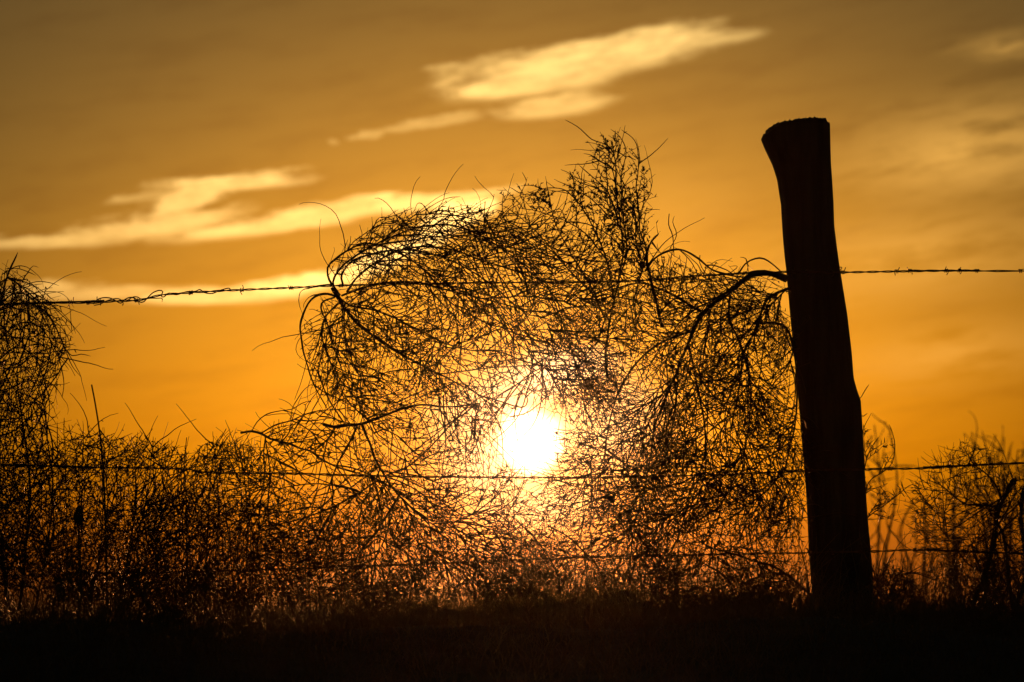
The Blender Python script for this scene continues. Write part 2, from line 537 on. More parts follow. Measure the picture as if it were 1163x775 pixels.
# --- low weed right of the sun, on the bottom wire
w = Weed('tumbleweed', 'low tangled weed spread over the bottom wire between the sun and the wooden post', 'tumbleweed',
         [(520, 570), (600, 545), (650, 548), (700, 560), (800, 560), (900, 590), (922, 640), (915, 694), (560, 694)], .02, .2, G_T, (860, 690), 5)
w.stem([(921, 676), (905, 662), (892, 652), (878, 643), (852, 636), (838, 630), (820, 626), (796, 616), (765, 590)], .0036, .0012, dy=.05)
w.stem([(880, 692), (872, 668), (866, 650), (858, 632), (852, 612), (850, 580)], .0032, .0012, dy=-.03)
w.stem([(622, 597), (642, 608), (660, 623), (676, 640), (690, 668), (700, 692)], .0022, .0018, dy=.03)
w.stem([(692, 650), (712, 655), (730, 661), (760, 672), (790, 690)], .002, .0018, dy=-.03)
w.stem([(740, 692), (752, 650), (770, 610), (782, 570)], .003, .0014, dy=.08)
w.stem([(640, 692), (632, 650), (610, 615), (585, 590)], .003, .0014, dy=-.08)
w.stem([(600, 692), (590, 660), (560, 630), (520, 610)], .0026, .0012, dy=.05)
w.stem([(836, 692), (828, 660), (800, 640), (770, 625)], .003, .0014, dy=-.06)
w.fill(60, 2000, 10000, 3600, share=.56, curl1=2.6, l2=(.08, .2))

# --- left edge bush
w = Weed('tumbleweed', 'tall dense weed at the left edge drooping over the top wire', 'tumbleweed',
         [(-90, 330), (-40, 300), (8, 304), (34, 316), (58, 345), (72, 372), (86, 408), (62, 432), (50, 470), (74, 520), (92, 600), (80, 694), (-90, 694)], .04, .22, G_T, (10, 694), 6)
w.stem([(10, 694), (4, 640), (-6, 560), (-14, 480), (-16, 420), (-14, 370), (2, 350), (28, 345), (47, 350), (60, 366), (68, 382), (76, 402)], .006, .0018)
w.stem([(0, 345), (4, 328), (12, 305), (20, 287)], .0032, .002, dy=-.02)
w.stem([(-30, 694), (-36, 600), (-40, 500), (-30, 400), (-14, 340), (8, 316), (24, 326), (40, 340), (58, 352)], .005, .0016, dy=.06)
w.stem([(22, 694), (30, 620), (34, 540), (24, 470), (20, 420), (34, 380)], .0042, .0014, dy=-.06)
w.stem([(40, 694), (52, 630), (60, 560), (54, 500), (44, 455)], .003, .0012, dy=.05)
w.stem([(-14, 400), (20, 368), (46, 372), (64, 400), (72, 430), (70, 452)], .0022, .001, dy=-.05)
w.stem([(-10, 420), (14, 396), (36, 402), (50, 430), (56, 462), (52, 490)], .002, .001, dy=.05)
w.stem([(0, 345), (20, 332), (40, 342), (54, 366), (60, 396), (78, 420)], .002, .0009, dy=.03)
w.stem([(2, 312), (16, 305), (30, 308), (41, 313)], .0014, .001, dy=.02)
w.stem([(26, 318), (33, 308), (38, 302), (44, 304)], .0012, .0008, name='branch')
w.stem([(30, 323), (42, 320), (56, 321), (67, 325)], .0013, .0008, name='branch')
w.stem([(30, 332), (44, 336), (54, 341), (57, 346)], .001, .0008, name='branch')
w.stem([(56, 345), (72, 357), (82, 368), (86, 379)], .0011, .0008, name='branch')
w.stem([(60, 362), (70, 362), (78, 372), (83, 380)], .0011, .0008, name='branch')
w.stem([(66, 378), (74, 396), (82, 404), (92, 402), (103, 405)], .0015, .001, name='branch')
w.stem([(76, 402), (82, 416), (92, 428)], .0013, .0008, name='branch')
w.fill(60, 2200, 13000, 4000, curl1=2.8, l2=(.07, .2))


# --- rooted weeds in a row along the fence foot
def rooted(label, cx, base_y, top_y, half, seed, y0, n=(24, 900, 5200, 2600), nst=9, r0=.0016, own=False, share=1., thick=1., depth=.16, name='dry_weed', cat='weed', group='weeds rooted along the fence', lean=0, scale=1.):
    poly = [(cx - half * .45, base_y), (cx - half * .9, base_y - (base_y - top_y) * .5), (cx - half + lean * .6, top_y + 34), (cx - half * .4 + lean, top_y), (cx + half * .4 + lean, top_y + 6),
            (cx + half + lean * .6, top_y + 36), (cx + half * .9, base_y - (base_y - top_y) * .5), (cx + half * .45, base_y)]
    w = Weed(name, label, cat, poly, y0, depth, group, (cx, base_y), seed)
    rg = w.rg
    for i in range(nst):
        t = (i + .5) / nst * 2 - 1
        ex = cx + t * half * .9 + lean + rg.normal() * 6
        ey = top_y + abs(t) ** 2 * 38 + rg.uniform(-8, 30)
        b = cx + t * half * .25 + rg.normal() * 3
        hgt = base_y - ey
        w.stem([(b, base_y + 4, 0), (b + (ex - b) * .25 + rg.normal() * 4, base_y - hgt * .35, rg.normal() * .03), (b + (ex - b) * .62 + rg.normal() * 6, base_y - hgt * .7, rg.normal() * .06),
                (ex, ey, rg.normal() * .08)], r0 * scale, .0011 * scale * thick)
    w.fill(*n, l1=(.1 * scale, .28 * scale), l2=(.05 * scale, .15 * scale), l3=(.02 * scale, .075 * scale), curl1=2.4, ang1=(15, 55), up=1.1, own=own, share=share, r1=.0018 * scale * thick, r2=.0013 * scale * thick, r3=.00105 * scale * thick)
    return w


rooted('bushy dry weed rooted beside the drooping left edge weed', 84, 700, 478, 62, 21, .06)
rooted('bushy dry weed rooted under the bare stick on the left', 148, 700, 498, 72, 22, -.04, lean=18)
rooted('dry weed rooted under the thin upright stalk that crosses the middle wire', 206, 700, 524, 60, 23, .1, lean=-8)
rooted('bushy dry weed rooted in front of the broken stems of the tumbleweed on the left', 272, 700, 500, 66, 24, -.08, lean=-10)
rooted('low dry weed rooted below the left rim of the big round tumbleweed', 350, 694, 560, 70, 25, .12, n=(20, 700, 4000, 2000))
rooted('low dry weed rooted straight below the knot of the looped stems', 440, 694, 590, 70, 26, -.1, n=(20, 700, 4000, 2000))
rooted('low dry weed rooted below the sun', 590, 700, 600, 84, 27, .14, n=(20, 600, 3600, 1600))
rooted('low dry weed rooted midway between the sun and the post', 720, 694, 618, 70, 28, -.12, n=(20, 600, 3600, 1600))
rooted('low dry weed rooted at the left side of the post foot', 850, 694, 628, 60, 29, .16, n=(20, 600, 3600, 1600))
rooted('short dry weed rooted at the right side of the post foot', 1016, 694, 636, 26, 30, .1, n=(8, 90, 420, 400), nst=6)

# --- right edge bush
w = Weed('dry_bush', 'leafless bush at the right edge with a thick sawn-off stub and fine pale twigs', 'bush',
         [(1034, 600), (1036, 556), (1062, 520), (1092, 500), (1130, 515), (1200, 540), (1215, 600), (1200, 694), (1080, 694), (1046, 640)], .05, .17, None, (1110, 694), 7)
w.stem([(1100, 700), (1112, 668), (1124, 636), (1129, 612), (1131, 592), (1134, 576), (1142, 562), (1154, 543)], .0065, .0075)
w.stem([(1133, 574), (1127, 575), (1112, 573), (1096, 573), (1082, 562), (1068, 551), (1054, 545)], .0034, .0012, dy=-.06)
w.stem([(1140, 565), (1122, 575), (1102, 588), (1087, 598), (1068, 608), (1050, 614)], .0028, .001, dy=.06)
w.stem([(1137, 567), (1132, 552), (1120, 538), (1106, 527), (1094, 508)], .003, .001, dy=.05)
w.stem([(1131, 590), (1140, 610), (1144, 640), (1150, 694)], .004, .005, dy=.03)
w.stem([(1150, 700), (1166, 650), (1160, 600), (1160, 576), (1162, 554)], .0062, .005, dy=-.05)
w.stem([(1154, 560), (1145, 576), (1138, 590), (1120, 612), (1090, 630)], .0024, .001, dy=-.04)
w.stem([(1160, 570), (1148, 580), (1128, 600), (1112, 612)], .0022, .001, dy=.02)
w.stem([(1100, 528), (1106, 514), (1108, 503)], .0022, .0012, name='branch')
w.stem([(1122, 509), (1112, 510), (1104, 509)], .0012, .001, name='branch')
w.stem([(1128, 612), (1150, 590), (1180, 560), (1200, 520)], .003, .001, dy=.04)
w.stem([(1118, 650), (1100, 640), (1084, 620), (1060, 590)], .003, .001, dy=.04)
w.fill(34, 700, 3600, 1300, l1=(.1, .26), l2=(.05, .15), l3=(.02, .06), curl1=2.6, r1=.0014, r2=.0010, r3=.0007)

# --- thin weed behind the right side of the post
w = Weed('dry_weed', 'thin sparse weed with a bowed stem growing just right of the post', 'weed',
         [(978, 694), (976, 600), (978, 480), (1000, 478), (1022, 500), (1036, 550), (1010, 600), (1000, 694)], .14, .1, 'weeds rooted along the fence', (985, 694), 8)
w.stem([(975, 694), (972, 640), (978, 600), (988, 585), (1000, 577), (1010, 570), (1024, 559), (1036, 551), (1046, 556)], .002, .001)
w.stem([(974, 620), (976, 580), (986, 549), (1002, 537), (1014, 525), (1017, 506), (1014, 492), (1010, 482)], .0019, .001, dy=.02)
w.stem([(978, 570), (982, 530), (990, 508), (998, 496)], .0015, .0009, dy=-.02)
w.stem([(974, 560), (970, 470), (978, 450), (987, 437)], .0017, .001, dy=.05)
w.stem([(972, 500), (976, 474), (981, 473), (986, 470)], .0015, .001, dy=.05)
w.stem([(1026, 557), (1025, 551), (1024, 547)], .0012, .0008, carry=False, name='branch')
w.stem([(1003, 576), (1005, 572), (1006, 576)], .0012, .0008, carry=False, name='branch')
w.fill(4, 26, 60, 160, l1=(.05, .12), l2=(.03, .08), l3=(.01, .03), r1=.0013, r2=.001, r3=.0009)


# --- bare stalks
def stalk(name, label, cat, px, r0, r1, y0, group=None, twigs=()):
    t = thing(name, label, cat, P(*px[0], y0), group)
    one_tube('stem', [P(a, b, y0) for a, b in px], [r0, r1], M_STEM, t, 6)
    for q in twigs:
        one_tube('twig', [P(a, b, y0) for a, b in q], [r1, r1 * .6], M_STEM, t, 5)
    return t


stalk('dead_stalk', 'bare dark stick standing alone above the weeds at left with its top in clear sky', 'stalk',
      [(122, 694), (120, 600), (117, 530), (113, 490), (108, 458), (104, 437)], .003, .0018, -.05, None, ([(114, 497), (119, 510), (118, 530)], [(113, 488), (122, 500), (132, 512)]))
stalk('dead_stalk', 'thin upright stalk with a kink crossing the middle wire', 'stalk', [(214, 694), (212, 600), (211, 560), (209, 530), (212, 497)], .0026, .001, -.05, None,
      ([(211, 545), (206, 530), (204, 520)],))
stalk('dead_stalk', 'slender stalk leaning right toward the broken tumbleweed stems', 'stalk', [(232, 694), (236, 600), (240, 535), (246, 508), (257, 487)], .0024, .001, -.03, None,
      ([(248, 512), (256, 496), (261, 492)], [(243, 522), (252, 516), (266, 522)]))
t = stalk('seed_stalk', 'stalk topped with one dark egg-shaped seed head among the left weeds', 'stalk', [(92, 694), (91, 640), (89, 600), (89, 590)], .003, .0022, -.1)
c = P(89.5, 586, -.1)
th, ph = np.meshgrid(np.linspace(0, 2 * math.pi, 14, endpoint=False), np.linspace(.02, math.pi - .02, 12))
rr = .012 * (1 + .16 * np.sin(th * 5 + ph * 7))
v = np.stack([c[0] + rr * np.sin(ph) * np.cos(th), c[1] + rr * np.sin(ph) * np.sin(th), c[2] + .022 * np.cos(ph) + .004 * np.sin(th * 3)], -1).reshape(-1, 3)
idx = np.arange(12 * 14).reshape(12, 14)
f = np.stack([idx[:-1], np.roll(idx[:-1], -1, 1), np.roll(idx[1:], -1, 1), idx[1:]], -1).reshape(-1, 4)
link('seed_head', raw_mesh('seed_head', v, f, M_STEM), t)

# --- tall weeds farther back, out of focus
G_B = 'tall weeds standing behind the fence'


def back_weed(label, cx, top, half, y0, seed, n=(10, 60, 160, 160), nst=4, lean=0):
    k = (y0 + 6) / 6
    rooted(label, cx, 697, top, half, seed, y0, n=n, nst=nst, r0=.0056, depth=.25, thick=1.5, name='tall_weed', group=G_B, lean=lean, scale=k * .9, own=True, share=.42)


back_weed('blurred tall forked weed behind the fence close to the right side of the post', 992, 462, 22, 8, 41, nst=3, lean=4)
back_weed('blurred tall weed behind the sawn-off stub of the right edge bush', 1130, 470, 34, 8.5, 42, nst=5)
back_weed('blurred weed behind the fence midway between the post and the right edge bush', 1042, 560, 24, 7.5, 43, nst=4)
back_weed('blurred weed behind the left twigs of the right edge bush', 1084, 520, 26, 8, 44, nst=4)
back_weed('blurred weed behind the fence at the far right of the right edge bush', 1172, 500, 34, 9, 45, nst=5)

# ------------------------------------------------------------------ fence post
LE = [(158, 864), (168, 868), (187, 877), (204, 882.5), (232, 887), (252, 888), (269, 889), (292, 891), (309, 893), (355, 897), (398, 901.5), (440, 905), (483, 909.5), (534, 914), (582, 917),
      (633, 919.6), (660, 922), (690, 924), (740, 925)]
RE = [(132, 943), (184, 944), (229, 947), (257, 948), (280, 950.6), (303, 953.5), (358, 962.5), (398, 967), (430, 969.5), (443, 973), (456, 977.5), (490, 979.5), (554, 983), (593, 986), (627, 989), (660, 991),
      (690, 992.5), (740, 994)]
TOP = [(864, 158), (867, 153), (875, 144), (885, 138), (896, 135.5), (907, 133.5), (925, 132), (935, 133.5), (940, 137), (943.5, 139)]
PY = .095
NA, NZ = 120, 150
t = thing('fence_post', 'weathered round wooden post leaning slightly left, flared at its rough cut top', 'post', P(956, 700, PY))
vs = []
for i in range(NZ):
    sfrac = i / (NZ - 1)
    for a in range(NA):
        th = 2 * math.pi * a / NA
        cx = math.cos(th)
        xt = 864 + (943.5 - 864) * (cx + 1) / 2
        ytop = np.interp(xt, [q[0] for q in TOP], [q[1] for q in TOP])
        py = 745 + (ytop - 745) * sfrac
        l = np.interp(py, [q[0] for q in LE], [q[1] for q in LE])
        r = np.interp(py, [q[0] for q in RE], [q[1] for q in RE])
        c, hw = (l + r) / 2, (r - l) / 2
        A = P(c, py, PY)
        hwm = hw / FPX * 6.1
        crack = noise.noise(Vector((math.cos(th) * 9, math.sin(th) * 9, A[2] * 1.2)))
        fine = noise.noise(Vector((math.cos(th) * 30, math.sin(th) * 30, A[2] * 3)))
        q = 1 + .022 * noise.noise(Vector((math.cos(th) * 2, math.sin(th) * 2, A[2] * 6))) - .035 * max(0, .25 - abs(crack)) * 4 * (.35 + .65 * abs(math.sin(th))) + .008 * fine
        z = A[2] + sfrac ** 6 * (.017 * math.sin(th) - .004 + .006 * noise.noise(Vector((xt * .35, math.sin(th) * 9, 3))) + .003 * noise.noise(Vector((xt * 1.3, math.sin(th) * 30, 3))))
        vs.append((A[0] + hwm * cx * q, PY + hwm * math.sin(th) * q, z))
v = np.array(vs)
idx = np.arange(NZ * NA).reshape(NZ, NA)
f = [np.stack([idx[:-1], np.roll(idx[:-1], -1, 1), np.roll(idx[1:], -1, 1), idx[1:]], -1).reshape(-1, 4)]
link('post_shaft', raw_mesh('post_shaft', v, f[0], M_POST), t)
# the sawn end: rings drawn in to the heart, a few millimetres of torn fibre
ring = v[-NA:]
cen = ring.mean(axis=0)
rings = [ring]
for k in range(1, 12):
    s_ = 1 - k / 11.6
    g = cen + (ring - cen) * s_
    top_z = np.interp(to_px(g)[0], [q[0] for q in TOP], [P(q[0], q[1], PY)[2] for q in TOP])
    g[:, 2] = np.minimum(cen[2] + (ring[:, 2] - cen[2]) * s_, top_z) - .004 * (1 - s_ ** 2) + R.normal(size=NA) * .0022 - .018 * 0
    rings.append(g)
vv = np.concatenate(rings)
idx = np.arange(12 * NA).reshape(12, NA)
ff = np.stack([idx[:-1], np.roll(idx[:-1], -1, 1), np.roll(idx[1:], -1, 1), idx[1:]], -1).reshape(-1, 4)
link('sawn_top', raw_mesh('sawn_top', vv, ff, M_POST), t)

# ------------------------------------------------------------------ barbed wires
G_W = 'barbed wires of the fence'


def barb_line(c, arc, turns=2.2, rr=.0044, tip=.011):
    i = int(np.searchsorted(arc, R.uniform(0, 1) * 0 + barb_line.at))
    i = min(max(i, 1), len(c) - 2)
    p = c[i]
    tg = unit(c[i + 1] - c[i - 1])
    a = unit(np.cross(tg, [0, .3, 1]))
    b = np.cross(tg, a)
    ph0 = R.uniform(0, 6.28)
    n = 18
    u = np.linspace(0, 1, n)
    ang = ph0 + u * turns * 2 * math.pi
    coil = p + (u[:, None] - .5) * .009 * tg + rr * (np.cos(ang)[:, None] * a + np.sin(ang)[:, None] * b)
    def end(k, s_):
        d = unit(-np.sin(ang[k]) * a + np.cos(ang[k]) * b) * s_
        o = unit(np.cos(ang[k]) * a + np.sin(ang[k]) * b)
        return coil[k] + (d * .9 + o * .25 + tg * R.normal() * .2) * tip
    return np.concatenate([[end(0, -1)], coil, [end(n - 1, 1)]])


def wire(label, pts, y0, first, gap_=.128, slack=0.):
    """two twisted strands through the pixel path, with barbs"""
    t = thing('barbed_wire', label, 'barbed wire', P(956, np.interp(956, [q[0] for q in pts], [q[1] for q in pts]), y0), G_W)
    w3 = [P(q[0], q[1], y0) for q in pts]
    l, r = w3[0], w3[-1]
    dl, dr = unit(w3[0] - w3[2]), unit(w3[-1] - w3[-3])
    w3 = [l + dl * 4] + w3 + [r + dr * 4]
    c = spline(w3, .006)
    arc = np.concatenate([[0], np.cumsum(np.linalg.norm(np.diff(c, axis=0), axis=1))])
    tg = unit(np.gradient(c, axis=0))
    a = unit(np.cross(tg, np.array([0, .0, 1])))
    b = np.cross(tg, a)
    for ph in (0, math.pi):
        w_ = arc * 2 * math.pi / .075 + ph + 1.2 * np.sin(arc * 3.1)
        q = c + .0017 * (np.cos(w_)[:, None] * a + np.sin(w_)[:, None] * b)
        v, f = tubes(q[None], np.full((1, len(q)), .0014), 6)
        link('strand', raw_mesh('strand', v, f, M_WIRE), t)
    k0 = arc[np.argmin(np.abs(c[:, 0] - P(-20, 400, y0)[0]))]
    k1 = arc[np.argmin(np.abs(c[:, 0] - P(1183, 400, y0)[0]))]
    s_ = k0 + first
    while s_ < k1:
        barb_line.at = s_
        q = spline(barb_line(c, arc), .0015)
        v, f = tubes(q[None], np.full((1, len(q)), .0011), 5)
        link('barb', raw_mesh('barb', v, f, M_WIRE), t)
        s_ += gap_ * R.uniform(.93, 1.07)
    return t


top = wire('top barbed wire, with a crooked hand-twisted splice at its left end',
           [(-30, 347), (20, 345), (60, 344), (105, 344), (133, 342), (158, 341), (185, 335), (225, 332), (262, 330), (330, 327), (372, 325), (420, 323.5), (500, 322), (590, 321), (690, 320), (740, 318),
            (800, 313), (870, 309.5), (912, 309), (955, 309.5), (1048, 308), (1110, 307.5), (1190, 308)], -.012, .06)
one_tube('splice', [P(a, b, -.012 + d) for a, b, d in [(106, 345.5, .004), (110, 341, -.004), (116, 338.5, -.006), (124, 338.5, -.005), (131, 341.5, .005), (137, 344.5, .006), (141, 341, -.006), (147, 338, -.006), (153, 339, 0),
         (158, 343, .006), (163, 343, .006), (168, 338, -.006), (174, 332.5, -.006), (181, 330, -.005), (185, 331.5, .003), (183, 336, .006), (186, 337.5, 0), (192, 333, -.006), (200, 335, .005), (212, 331.5, -.005),
         (222, 331, .006), (227, 329, 0), (232, 332.5, -.006), (241, 333.5, .005), (250, 330, -.005), (260, 327.5, 0), (262, 330.5, .004)]], .0015, M_WIRE, top, 6, .004)
one_tube('splice', [P(a, b, -.012 + d) for a, b, d in [(107, 347, -.005), (114, 345.5, .004), (121, 342, .005), (130, 339.5, -.005), (136, 340, -.006), (140, 344.5, .005), (139, 347, .004)]], .0014, M_WIRE, top, 6, .004)
one_tube('splice', [P(a, b, -.012 + d) for a, b, d in [(143, 343, .004), (150, 338, -.005), (156, 337.5, .004), (161, 340, .006), (171, 339, -.004), (178, 339, .004), (184, 339, 0), (184, 343, 0)]], .0014, M_WIRE, top, 6, .004)
mid = wire('middle barbed wire crossing right below the sun',
           [(-30, 527), (0, 528), (45, 529), (105, 531), (170, 532), (212, 533), (230, 536.5), (280, 537.5), (330, 538), (440, 541), (520, 542), (600, 542.5), (700, 542), (780, 540.5), (850, 538), (912, 535),
            (983, 533), (1050, 532), (1108, 528.5), (1163, 526), (1190, 525)], -.012, .09)
low = wire('lowest barbed wire running half hidden in the weeds near the ground',
           [(-30, 655), (80, 651), (200, 650), (330, 646), (500, 640), (640, 634), (700, 632), (760, 631), (860, 629), (917, 628), (989, 626.5), (1030, 625), (1062, 625), (1110, 627), (1163, 629), (1190, 630)],
           -.012, .03)
# a tie of thin wire round the post and staples that hold the three wires
for py, t_, ex in ((309.5, top, 954.5), (533.5, mid, 981.5), (626.5, low, 989)):
    z = P(900, py, 0)[2]
    for px in (918, 945):
        c = P(px, py, -.006)
        one_tube('staple', [c + np.array(q) for q in ((-.003, .02, .007), (-.003, -.006, .006), (0, -.010, 0), (.003, -.006, -.006), (.003, .02, -.007))], .0016, M_WIRE, t_, 5, .003)
    c = P(ex, py, -.008)
    one_tube('wire_tie', [c + np.array(q) for q in ((-.03, .004, -.002), (-.008, -.002, .0), (0, -.003, .006), (.004, 0, .011), (.001, .003, .014), (-.004, .003, .010), (-.002, -.002, .003), (.006, -.002, -.003), (.02, 0, .0))],
             .0012, M_WIRE, t_, 5, .003)

# ------------------------------------------------------------------ ground, grass


def gz(x, y):
    """height of the ground: level at the fence, falling to a shallow ditch at the camera"""
    s_ = np.clip((-.35 - y) / 3.2, 0, 1)
    drop = -.85 * s_ * s_ * (3 - 2 * s_)
    bump = -.012 + .006 * np.sin(x * 1.9 + .5) + .012 * np.sin(x * 4.3 + 2) * np.sin(y * .9) + .012 * np.sin(x * 3.1 + y * 1.7) + .006 * np.sin(x * 1.3 + 2) + .01 * np.sin(x * 7.3 - y * 4.1 + 1) + .008 * np.sin(y * 9.1 + x * 2.3)
    near = np.exp(-((np.hypot(x, y)) / 25) ** 2)
    return drop + bump * near - .02 * (1 - near)


def warp(n, span, near):
    u = np.linspace(-1, 1, n)
    return np.sign(u) * (near * np.abs(u) + (span - near) * np.abs(u) ** 7)


xs, ys = warp(241, 170, 12), warp(261, 170, 12)
X, Y = np.meshgrid(xs, ys)
Z = gz(X, Y)
idx = np.arange(X.size).reshape(X.shape)
f = np.stack([idx[:-1, :-1], idx[:-1, 1:], idx[1:, 1:], idx[1:, :-1]], -1).reshape(-1, 4)
g = link('ground', raw_mesh('ground', np.stack([X, Y, Z], -1).reshape(-1, 3), f, M_SOIL))
tag(g, kind='structure')


def blades(n, xr, yr, hmin, hmax, w0, bend, seed, clump=0.):
    rg = np.random.default_rng(seed)
    x, y = rg.uniform(*xr, size=n), rg.uniform(*yr, size=n)
    if clump:
        k = np.sin(x * 5.1) + np.sin(x * 12.7 + y * 3) + .8 * np.sin(x * 29 + 1)
        keep = rg.random(n) < np.clip(.55 + clump * k, .05, 1)
        x, y = x[keep], y[keep]
        n = len(x)
    h = hmin + (hmax - hmin) * rg.random(n) ** 2.2
    a = rg.uniform(0, 2 * math.pi, n)
    s_ = 6
    u = np.linspace(0, 1, s_)[None]
    b = (bend * rg.uniform(.2, 1.6, n) * h)[:, None]
    p = np.stack([x[:, None] + np.cos(a)[:, None] * b * u ** 2, y[:, None] + np.sin(a)[:, None] * b * u ** 2, gz(x, y)[:, None] - .01 + h[:, None] * u * (1 - .18 * u * bend)], -1)
    p += rg.normal(size=p.shape) * .0015
    r = (w0 * rg.uniform(.6, 1.3, n))[:, None] * (1 - .75 * u)
    return tubes(p, r, 3)


v, f = join([blades(30000, (-2.2, 2.2), (-1.4, 1.2), .04, .11, .0011, .6, 1), blades(6500, (-1.8, 1.9), (-.5, .6), .07, .24, .0012, .5, 2, .35), blades(1500, (-1.8, 1.9), (-.5, .5), .10, .30, .0017, .4, 8, .5),
             blades(14000, (-2.4, 2.4), (-4.2, -1.3), .04, .15, .0012, .7, 3), blades(900, (.85, 1.7), (-.2, .6), .06, .2, .0012, .4, 5)])
tag(link('grass', raw_mesh('grass', v, f, M_GRASS)), 'dry grass covering the bank under the fence', 'grass', kind='stuff')
v, f = join([blades(3500, (-6.5, 6.5), (5, 24), .03, .17, .003, .5, 4, .3), blades(1500, (-9, 9), (22, 40), .05, .26, .005, .5, 6, .3)])
tag(link('field_grass', raw_mesh('field_grass', v, f, M_GRASS)), 'tall grass of the field far behind the fence', 'grass', kind='stuff')

# ------------------------------------------------------------------ sky
wd = bpy.data.worlds.new('World')
S.world = wd
wd.use_nodes = True
k = NT(wd.node_tree)
out, bg = k.n('ShaderNodeOutputWorld'), k.n('ShaderNodeBackground')
k.link(bg.outputs[0], out.inputs[0])
sky = k.n('ShaderNodeTexSky', sky_type='NISHITA')
sky.sun_disc = False
sky.sun_elevation = math.radians(SUN_EL)
sky.sun_rotation = math.radians(SUN_AZ)
sky.dust_density = 4.0
sky.air_density = 1.6
sky.ozone_density = 1.0
tc = k.n('ShaderNodeTexCoord')
sx = k.n('ShaderNodeSeparateXYZ')
k.link(tc.outputs['Generated'], sx.inputs[0])
dx, dy, dz = sx.outputs
AZ = k.m('MULTIPLY', k.m('ARCTAN2', dx, dy), 180 / math.pi)
EL = k.m('MULTIPLY', k.m('ARCSINE', dz), 180 / math.pi)
# streaky warp: the wind drew the clouds out along a line that rises to the right
cv = k.n('ShaderNodeCombineXYZ')
k.put(cv.inputs[0], k.m('ADD', k.m('MULTIPLY', AZ, .32), k.m('MULTIPLY', EL, .05)))
k.put(cv.inputs[1], k.m('SUBTRACT', k.m('MULTIPLY', EL, 1.5), k.m('MULTIPLY', AZ, .22)))
streak = k.noise(cv.outputs[0], 1.15, 6, .62)
cv2 = k.n('ShaderNodeCombineXYZ')
k.put(cv2.inputs[0], k.m('MULTIPLY', AZ, .9))
k.put(cv2.inputs[1], k.m('MULTIPLY', EL, 1.6))
k.put(cv2.inputs[2], 4.2)
puff = k.noise(cv2.outputs[0], 1.6, 5, .6)
wa = k.m('ADD', AZ, k.m('MULTIPLY', k.m('SUBTRACT', puff, .5), 1.1))
we = k.m('ADD', EL, k.m('MULTIPLY', k.m('SUBTRACT', streak, .5), .55))
DEG = math.degrees(1 / FPX)


def ellipse(px, py, a, b, tilt, soft=.52, rag=1.4):
    a0, e0 = azel(px, py)
    c, s_ = math.cos(math.radians(tilt)), math.sin(math.radians(tilt))
    da, de = k.m('SUBTRACT', wa, a0), k.m('SUBTRACT', we, e0)
    u = k.m('DIVIDE', k.m('ADD', k.m('MULTIPLY', da, c), k.m('MULTIPLY', de, s_)), a * DEG)
    v_ = k.m('DIVIDE', k.m('SUBTRACT', k.m('MULTIPLY', de, c), k.m('MULTIPLY', da, s_)), b * DEG)
    r_ = k.m('SQRT', k.m('ADD', k.m('MULTIPLY', u, u), k.m('MULTIPLY', v_, v_)))
    r_ = k.m('ADD', r_, k.m('MULTIPLY', k.m('SUBTRACT', streak, .5), rag))
    return k.m('SUBTRACT', 1.0, k.smooth(r_, 1 - soft, 1 + soft * .45))


def total(lst):
    acc = None
    for w_, e in lst:
        e = k.m('MULTIPLY', e, w_)
        acc = e if acc is None else k.m('MAXIMUM', acc, e)
    return acc


CLOUDS = total([
    # the bright cloud high in the middle
    (.80, ellipse(615, 82, 125, 27, 8)), (.85, ellipse(700, 60, 120, 24, 10)), (.6, ellipse(775, 45, 85, 14, 4)), (.4, ellipse(545, 72, 60, 8, 6)), (.8, ellipse(570, 98, 70, 15, 6)),
    (.5, ellipse(622, 122, 78, 13, 5)), (.32, ellipse(490, 138, 70, 8, 10)), (.25, ellipse(415, 155, 18, 6, 10)), (.16, ellipse(380, 161, 12, 5, 5)),
    # the long one on the left
    (.55, ellipse(45, 274, 100, 9, 2)), (.7, ellipse(180, 256, 105, 14, 9)), (.8, ellipse(272, 206, 96, 11, 5)), (.75, ellipse(210, 228, 62, 14, 22)), (.3, ellipse(160, 226, 44, 6, 8)), (.75, ellipse(320, 252, 150, 13, 9)),
    (.9, ellipse(490, 228, 95, 11, 8)), (1.25, ellipse(528, 238, 42, 16, 14)), (1.0, ellipse(478, 272, 80, 15, 28)),
    # the low band beneath it
    (.45, ellipse(105, 332, 110, 10, 2)), (.75, ellipse(250, 336, 95, 10, 4)), (.95, ellipse(350, 322, 95, 13, 12)), (1.0, ellipse(420, 300, 55, 13, 24)),
])
THIN = total([(.75, ellipse(1100, 170, 170, 62, 8, 1.0, 1.6)), (.6, ellipse(1140, 52, 66, 16, 6, 1.0, 1.2)), (.5, ellipse(1040, 290, 190, 60, 6, 1., 1.6)), (.4, ellipse(1080, 400, 160, 40, 6, 1., 1.6)), (.16, ellipse(760, 230, 120, 40, 6, 1.0, 1.4))])
GLARE = total([(1.3, ellipse(630, 426, 72, 30, 10, .9, .5)), (.8, ellipse(560, 460, 70, 40, 30, .9, .5)), (.55, ellipse(690, 480, 62, 62, 0, .95, .5)), (.8, ellipse(560, 522, 62, 46, 0, .95, .5)), (.5, ellipse(612, 574, 70, 28, 0, .95, .5))])
# dark veil of thin cloud, streaky, everywhere
veil = k.smooth(streak, .42, .75)
# angle from the sun
sd = ray(*SUN_PX)
sd = sd / np.linalg.norm(sd)
dot = k.n('ShaderNodeVectorMath', operation='DOT_PRODUCT')
k.link(tc.outputs['Generated'], dot.inputs[0])
dot.inputs[1].default_value = tuple(float(q) for q in sd)
SA = k.m('MULTIPLY', k.m('ARCCOSINE', k.m('MINIMUM', dot.outputs['Value'], 1.0)), 180 / math.pi)

